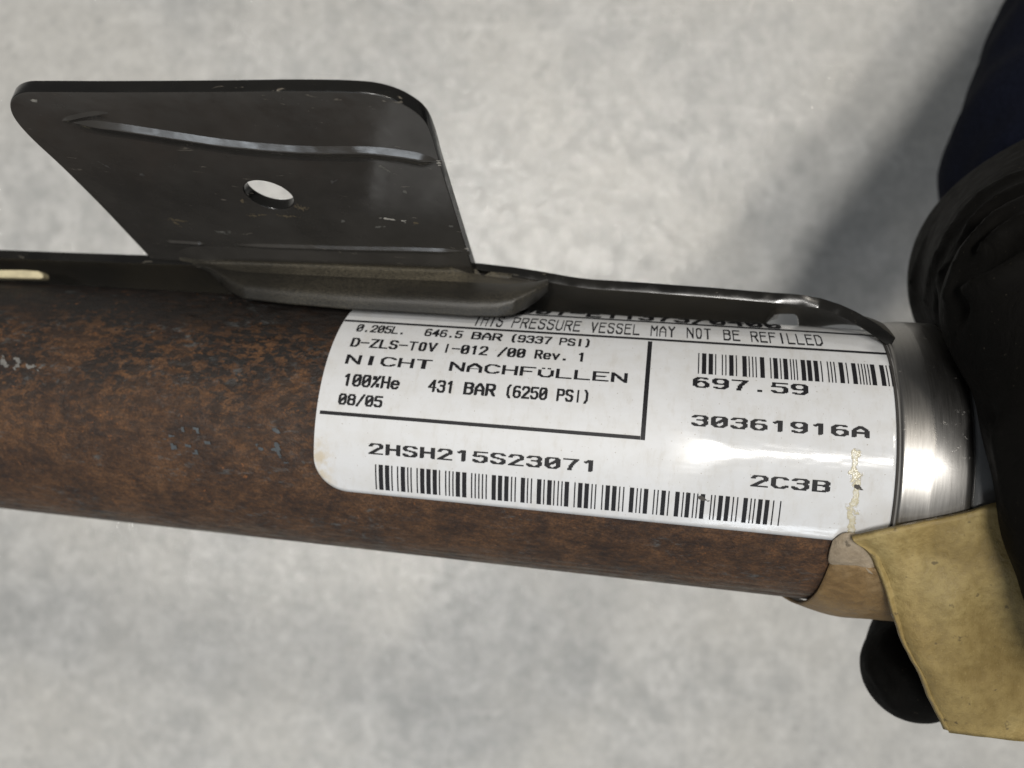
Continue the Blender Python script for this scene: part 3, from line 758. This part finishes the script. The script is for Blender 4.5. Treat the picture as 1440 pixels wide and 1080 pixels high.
for x in xs:
    f = fold(x); L = interp(lip_tab, x)
    depth_k = min(1, max(0, (L - f) / 60))
    # w of the lip: just off the tube
    d = L; s_, ph_ = on_cyl(x, L, R + 1.55)
    lip_p = loc(s_, (R + 1.55) * math.sin(ph_), (R + 1.55) * math.cos(ph_))
    sil = abs(ph_) > 1.25
    foldp = on_w(x, f + 3, WE + 1.2)
    if sil or depth_k < 0.25:
        e_p = on_w(x, L, WE + 0.8)
        lip_p = e_p if sil else lip_p * (depth_k / 0.25) + e_p * (1 - depth_k / 0.25)
    te = max(0, min(1, (x - 236) / 40, (640 - x) / 16))
    up1 = on_plane(x, f - 32, pb, Tn) - Tn * 0.3
    up2 = on_plane(x, f - 20, pb, Tn) + Tn * (0.26 * te - 0.25)
    up3 = on_plane(x, f - 9, pb, Tn) + Tn * (0.55 * te - 0.18)
    kb = min(1, max(0, (x - 642) / 20)); te = max(0, min(1, (x - 236) / 40, (640 - x) / 16))     # beyond the tab the sheet starts at the spine's edge
    if kb > 0:
        ye = interp(edge_tab, x)
        bl = lambda a, b: a * (1 - kb) + b * kb
        up1 = bl(up1, on_w(x, ye + 0.5, WE - 0.4)); up2 = bl(up2, on_w(x, ye + 1.5, WE - 0.1)); up3 = bl(up3, on_w(x, ye + 3, WE + 0.1))
        foldp = bl(foldp, on_w(x, max(ye + 4, f + 2), WE + 0.4))
    ledge = on_w(x, f + (L - f) * 0.32, WE + 1.0 + 2.6 * depth_k)
    mid = foldp * 0.0 + on_w(x, f + (L - f) * 0.66, WE + 0.9 + 4.7 * depth_k)
    kl = min(1, max(0, (292 - x) / 45))
    if kl > 0:      # the left end dies into the rail
        bl = lambda a, y, w: a * (1 - kl) + on_w(x, y, w) * kl
        foldp = bl(foldp, f + 3, WE - 0.9); ledge = bl(ledge, f + 6, WE - 1.6); mid = bl(mid, f + 9, WE - 2.2); lip_p = bl(lip_p, f + 11, WE - 3)
    ctrl = [up1, up2, up3, foldp, ledge, mid, lip_p]
    r_ = catmull([np.array(c) for c in ctrl], 5)
    nrow = len(r_); vs += r_
mats_split = nrow
sad = obj('saddle_flange', vs, grid_faces(len(xs), nrow, False), paint_dust, bracket)
# the upper rows (fillet to the tab) share the tab face's paint, sheen in its colour
sad.data.materials.append(paint_face); sad.data.materials.append(paint_ledge)
for p in sad.data.polygons:
    if all((i % nrow) <= 12 for i in p.vertices): p.material_index = 1
    elif all((i % nrow) <= 19 for i in p.vertices): p.material_index = 2
mm_ = solidify(sad, 0.6, -1)

# --- cream stub wedged under the bracket at the left
pp = [(-40, 379), (30, 379), (52, 380.5), (59, 384), (60, 391), (54, 392), (20, 391), (-40, 390)]
top = [on_w(x, y, 7.2) for x, y in pp]; bot = [on_w(x, y, 7.2) - W * 1.6 for x, y in pp]
n = len(pp)
stub = empty('plastic_strip', on_w(10, 385, 5), 'short cream plastic strip wedged between black bracket and rusty tube', 'strip')
o = obj('strip_body', top + bot, [tuple(range(n))[::-1], tuple(range(n, 2 * n))] + [(i, (i + 1) % n, n + (i + 1) % n, n + i) for i in range(n)], cream, stub, smooth=False)
bevel(o, 0.3, 3)

# ------------------------------------------------------------ tan tape hanging off the tube's end
def px_loft(name, rows_, mat, parent, thick, nsub=6, wob=0.0, seed=0.0, offs=-1, label=None):
    """rows_: list of rows of world points; Catmull-Rom in both directions"""
    Rr = [catmull([np.array(p) for p in r], nsub) for r in rows_]
    Cc = list(zip(*Rr)); Cc = [catmull(list(c), nsub) for c in Cc]
    nc = len(Cc); nr = len(Cc[0]); vs = []
    for j in range(nr):
        for i in range(nc):
            p = Cc[i][j]
            k = wob * mn.fractal(Vector(tuple(p * 0.08)) + Vector((seed, 0, 0)), 1.0, 2.0, 4)
            vs.append(p + np.array([k * 0.25, k * 0.25, k]))
    o = obj(name, vs, grid_faces(nr, nc), mat, parent, label=label)
    if thick: solidify(o, thick, offs)
    return o
tape = empty('adhesive_tape', at(1330, 800, 85), 'loose strip of tan adhesive tape hanging from the steel end of the cylinder', 'tape')
def cs(px, py, off):            # point lying off above the tube surface
    s, ph = on_cyl(px, py, R + off); return loc(s, (R + off) * math.sin(ph), (R + off) * math.cos(ph))
def lw(px, py, w): return on_w(px, py, w)
rows_ = [
 [cs(1199, 753, 1.9), cs(1240, 743, 2.0), cs(1300, 731, 2.0), cs(1352, 720, 2.0), cs(1400, 706, 2.1), lw(1460, 690, 20)],
 [lw(1222, 785, 15.0), lw(1262, 786, 15.9), lw(1310, 786, 15.9), lw(1360, 780, 16.6), lw(1410, 768, 17.2), lw(1500, 745, 18.0)],
 [lw(1243, 835, 13.5), lw(1285, 845, 14.8), lw(1330, 848, 14.8), lw(1380, 846, 14.2), lw(1440, 838, 15.0), lw(1530, 820, 14)],
 [lw(1262, 890, 12), lw(1300, 905, 13.2), lw(1350, 908, 13.2), lw(1400, 908, 12.5), lw(1460, 905, 10.5), lw(1550, 890, 7)],
 [lw(1292, 955, 9.5), lw(1325, 962, 10.5), lw(1370, 968, 10.5), lw(1420, 970, 9.5), lw(1480, 970, 8), lw(1560, 960, 5)],
 [lw(1326, 1024, 6.5), lw(1350, 1026, 7), lw(1390, 1031, 7), lw(1440, 1038, 6.5), lw(1500, 1040, 5), lw(1580, 1035, 2)],
]
def lift(p, dw): return p + W * dw
for i_, r_ in enumerate(rows_):      # the free edge curls up a little
    kk = min(1, i_ / 1.5)
    a_, b_ = np.array(r_[0]), np.array(r_[1])
    r_[0] = lift(a_, 0.45 * kk + 0.5 * (i_ == 1)); r_.insert(1, lift(a_ * 0.62 + b_ * 0.38, -0.25 * kk)); r_[2] = lift(b_, 0.25 * math.sin(i_ * 2.1))
    r_[3] = lift(np.array(r_[3]), -0.35 * math.sin(i_ * 1.7 + 1)); 
px_loft('hanging_strip', rows_, tape_m, tape, 0.7, 7, 1.0, 1.0)
# turned-back corner
rows_ = [
 [lw(1212, 757, 16.6), lw(1199, 749.5, 16.6), lw(1184, 750, 16.4), lw(1170, 760, 15.6)],
 [lw(1222, 775, 15.9), lw(1206, 768, 16.6), lw(1184, 771, 16.4), lw(1165, 777, 15.2)],
 [lw(1228, 792, 15.2), lw(1211, 787, 15.7), lw(1186, 790, 15.2), lw(1166, 793, 14.2)],
 [lw(1232, 810, 14.3), lw(1222, 806, 14.6), lw(1206, 800, 14.2), lw(1190, 797, 13.4)],
]
px_loft('folded_corner', rows_, tape_g, tape, 0.45, 6, 0.35, 4.0)
# the turn still stuck round the underside of the tube
rows_ = []
for f_, dx in ((0.0, 0), (0.33, -4), (0.66, -14), (1.0, -36)):
    r = []
    for k in range(5):
        x = 1166 + dx + (1380 - 1166 - dx) * k / 4
        ph = math.radians(-36 - 66 * f_)
        s_ = on_cyl(x, 790, R)[0]
        rr_ = R + (0.28 if k == 0 else 1.0) + (0.15 if k == 0 else 0.4) * f_ ** 2 * (1 + 0.5 * math.sin(k * 1.7))
        r.append(loc(s_, rr_ * math.sin(ph), rr_ * math.cos(ph)))
    rows_.append(r)
px_loft('stuck_turn', rows_, tape_b, tape, 0.4, 6, 0.3, 9.0)

# ------------------------------------------------------------ gloved hand (signed-distance body, one continuous surface)
def chain_sdf(P, chain, k=2.5):
    d = None
    for (a, ra), (b, rb) in zip(chain[:-1], chain[1:]):
        ab = b - a; L = ab @ ab
        h = np.clip(((P - a) @ ab) / L, 0, 1)
        q = np.linalg.norm(P - a - h[..., None] * ab, axis=-1) - (ra + (rb - ra) * h)
        d = q if d is None else smin(d, q, k)
    return d
def smin(a, b, k):
    h = np.clip(0.5 + 0.5 * (b - a) / k, 0, 1)
    return b + (a - b) * h - k * h * (1 - h)
def smax(a, b, k): return -smin(-a, -b, k)
def C(*pts): return [(at(x, y, d), r) for x, y, d, r in pts]
palm = [C((1408, 358, 119, 10.2), (1462, 402, 103, 11.0)), C((1492, 358, 116, 12), (1484, 420, 98, 11)), C((1452, 408, 121, 14.6), (1565, 425, 128, 22), (1640, 560, 128, 24)), C((1455, 408, 121, 13.4), (1600, 320, 130, 16)),
        C((1600, 300, 130, 17), (1740, 100, 150, 22))]
thumb = C((1560, 330, 108, 15), (1505, 430, 84, 11.2), (1545, 600, 78.5, 9.2), (1578, 735, 76, 9.3), (1600, 860, 77, 8.4), (1590, 900, 78.5, 7.2))
index = C((1425, 420, 133, 9.5), (1400, 640, 134, 8.8), (1345, 845, 124, 8.0), (1310, 912, 113, 7.6), (1286, 941, 109, 6.9))
middle = C((1560, 470, 136, 10), (1560, 700, 134, 9), (1540, 880, 118, 8.2), (1500, 960, 104, 7.4))
ring = C((1680, 500, 132, 10), (1700, 720, 130, 9), (1690, 890, 114, 8), (1660, 950, 102, 7.2))
little = C((1790, 540, 128, 9), (1820, 720, 124, 8), (1810, 860, 110, 7), (1780, 910, 102, 6.4))
def body_sdf(P):
    d = chain_sdf(P, palm[0], 6); d = smin(d, chain_sdf(P, palm[1], 6), 8); d = smin(d, chain_sdf(P, palm[2], 8), 8)
    d = smin(d, chain_sdf(P, palm[3], 6), 8); d = smin(d, chain_sdf(P, palm[4], 6), 8)
    d = smin(d, chain_sdf(P, C((1640, 560, 128, 24), (1760, 500, 128, 18)), 5), 8)
    d = smin(d, chain_sdf(P, thumb, 3), 11.0)
    for f in (index, middle, ring, little): d = smin(d, chain_sdf(P, f, 2.5), 3.5)
    return d
def march(px, py):
    d = ray(px, py); t = 45.0
    for _ in range(90):
        v = body_sdf((d * t)[None, :])[0]
        if v < 0.02: return d * t
        t += v * 0.9
        if t > 200: return None
    return d * t
# creases pulled across the back of the thumb's root, traced where they lie on the surface
folds = [([(1445, 240), (1400, 262), (1360, 296), (1328, 345), (1308, 395), (1300, 440)], 0.9, 1),
         ([(1450, 256), (1410, 276), (1375, 305), (1345, 348), (1322, 395), (1314, 436)], 0.8, 1),
         ([(1450, 275), (1412, 296), (1380, 325), (1352, 362), (1332, 404)], 0.9, 1),
         ([(1450, 300), (1415, 320), (1385, 346), (1355, 380), (1332, 412)], 0.8, 1),
         ([(1408, 332), (1398, 352), (1374, 376), (1340, 410)], 0.6, 1),
         ([(1455, 352), (1420, 372), (1390, 388), (1358, 404), (1332, 420)], 1.0, 1),
         ([(1450, 265), (1405, 286), (1368, 318), (1340, 356), (1322, 405)], 0.9, -1),
         ([(1445, 288), (1405, 310), (1372, 342), (1342, 388)], 1.0, -1),
         ([(1445, 318), (1405, 345), (1372, 368), (1340, 402)], 0.9, -1),
         ([(1450, 335), (1415, 355), (1390, 372), (1350, 398)], 0.8, -1),
         ([(1338, 425), (1345, 436), (1343, 456)], 1.6, -1), ([(1318, 410), (1316, 425), (1318, 440)], 0.9, -1),
         ([(1300, 340), (1286, 385), (1282, 430)], 0.7, 1),
         ([(1375, 568), (1388, 580), (1397, 588)], 0.6, -1), ([(1402, 600), (1406, 640), (1414, 700)], 0.6, 1),
         ([(1218, 934), (1232, 946), (1244, 968), (1256, 994)], 0.7, 1), ([(1240, 905), (1250, 930), (1262, 945), (1285, 985)], 0.5, 1), ([(1268, 885), (1262, 910), (1275, 940)], 0.5, -1), ([(1236, 940), (1250, 965)], 0.5, -1)]
ftr = []
for fi_, (pl, r, sg) in enumerate(folds):
    if fi_ < 10: r = r * 0.72
    q2 = catmull([np.array(p, float) for p in pl], 4)
    pts = [march(p[0], p[1]) for p in q2]; pts = [p for p in pts if p is not None]
    # drop the steps where the line jumps from one surface to another
    run = [pts[0]] if pts else []
    for p in pts[1:]:
        if np.linalg.norm(p - run[-1]) > 5:
            if len(run) > 3: ftr.append((run, r, sg))
            run = []
        run.append(p)
    if len(run) > 3: ftr.append((run, r, sg))
def full_sdf(P):
    d = body_sdf(P)
    for pts, r, sg in ftr:
        lo = np.min(pts, 0) - 8; hi = np.max(pts, 0) + 8
        msk = np.all((P > lo) & (P < hi), axis=-1) & (np.abs(d) < 6)
        if not msk.any(): continue
        Q = P[msk]; ch = [(p, r * min(1, 0.3 + 0.7 * min(i, len(pts) - 1 - i) / 5)) for i, p in enumerate(pts)]
        q = chain_sdf(Q, ch, 0.4)
        dm = d[msk]
        d[msk] = smin(dm, q, 1.3) if sg > 0 else smax(dm, -q, 1.3)
    return d
def surface_nets(f, lo, hi, h):
    nx = [int((b - a) / h) + 1 for a, b in zip(lo, hi)]
    X = [lo[i] + h * np.arange(nx[i]) for i in range(3)]
    D_ = np.empty(nx, np.float32)
    for i in range(nx[0]):
        g = np.stack(np.meshgrid([X[0][i]], X[1], X[2], indexing='ij'), -1)[0]
        D_[i] = f(g.reshape(-1, 3)).reshape(g.shape[:2])
    s = D_ < 0
    acc = np.zeros([n - 1 for n in nx] + [3]); cnt = np.zeros([n - 1 for n in nx])
    base = np.stack(np.meshgrid(*[np.arange(n - 1) for n in nx], indexing='ij'), -1)
    corners = [(a, b, c) for a in (0, 1) for b in (0, 1) for c in (0, 1)]
    sl3 = lambda o: tuple(slice(o[k], nx[k] - 1 + o[k]) for k in range(3))
    for c0 in corners:
        for ax in range(3):
            if c0[ax]: continue
            c1 = list(c0); c1[ax] = 1
            a, b = D_[sl3(c0)], D_[sl3(c1)]
            m = (a < 0) != (b < 0)
            t = np.where(m, a / np.where(m, a - b, 1), 0)
            p = np.array(c0, float)[None, None, None, :] + np.zeros(a.shape + (3,)); p[..., ax] += t
            acc += p * m[..., None]; cnt += m
    act = cnt > 0
    idx = -np.ones(act.shape, int); idx[act] = np.arange(act.sum())
    vtx = (base[act] + acc[act] / cnt[act][:, None]) * h + np.array(lo)
    faces = []
    for ax in range(3):
        u_, v_ = [(1, 2), (2, 0), (0, 1)][ax]
        a = s[tuple(slice(0, nx[k] - 1) if k == ax else slice(1, nx[k] - 1) for k in range(3))]
        b = s[tuple(slice(1, nx[k]) if k == ax else slice(1, nx[k] - 1) for k in range(3))]
        for m, flip in ((a & ~b, False), (~a & b, True)):
            I = np.argwhere(m)
            if len(I) == 0: continue
            I = I + np.array([0 if k == ax else 1 for k in range(3)])
            eu = np.zeros(3, int); eu[u_] = 1; ev = np.zeros(3, int); ev[v_] = 1
            q = [I - eu - ev, I - ev, I, I - eu]
            q = [idx[tuple(np.minimum(x, np.array(act.shape) - 1).T)] for x in q]
            Q = np.stack(q, 1)
            if flip: Q = Q[:, ::-1]
            faces.append(Q[(Q >= 0).all(1)])
    return vtx, np.concatenate(faces)
lo = (38.0, -62.0, -178.0); hi = (150.0, 62.0, -62.0)
vt, fc = surface_nets(full_sdf, lo, hi, 0.75)
person = empty('person', at(1600, 300, 140), 'gloved hand and navy sleeve gripping the steel end of the rusty cylinder', 'person')
gl = obj('glove', vt, fc.tolist(), glove_m, person)
sm = gl.modifiers.new('sm', 'SMOOTH'); sm.factor = 0.5; sm.iterations = 4
print('glove verts', len(vt))

# --- sleeve: forearm going away to the upper right
path = [(1590, 296, 143, 25.0), (1598, 240, 146, 30.0), (1660, 125, 152, 33), (1735, 15, 158, 34), (1850, -130, 166, 36), (2080, -420, 175, 40), (2600, -1000, 185, 46), (3200, -1700, 190, 50)]
P3 = [(at(x, y, d), r) for x, y, d, r in path]
cen = catmull([np.append(p, r) for p, r in P3], 10)
vs = []; nseg = 72
for i, c in enumerate(cen):
    p = c[:3]; r = c[3]
    tan = cen[min(i + 1, len(cen) - 1)][:3] - cen[max(i - 1, 0)][:3]; tan /= np.linalg.norm(tan)
    e1 = np.cross(tan, np.array([0, 0, 1.0])); e1 /= np.linalg.norm(e1); e2 = np.cross(e1, tan)
    for k in range(nseg + 1):
        a = 2 * math.pi * k / nseg
        w_ = mn.fractal(Vector((math.cos(a) * 1.2, math.sin(a) * 1.2, i * 0.12)), 1.0, 2.0, 3)
        rr = r * (1 + 0.05 * w_ + 0.018 * math.sin(i * 0.9 + 2 * math.sin(a * 2)))
        vs.append(p + rr * (math.cos(a) * e1 + math.sin(a) * e2))
sleeve = obj('sleeve', vs, grid_faces(len(cen), nseg + 1), navy, person)
solidify(sleeve, 1.5, -1)
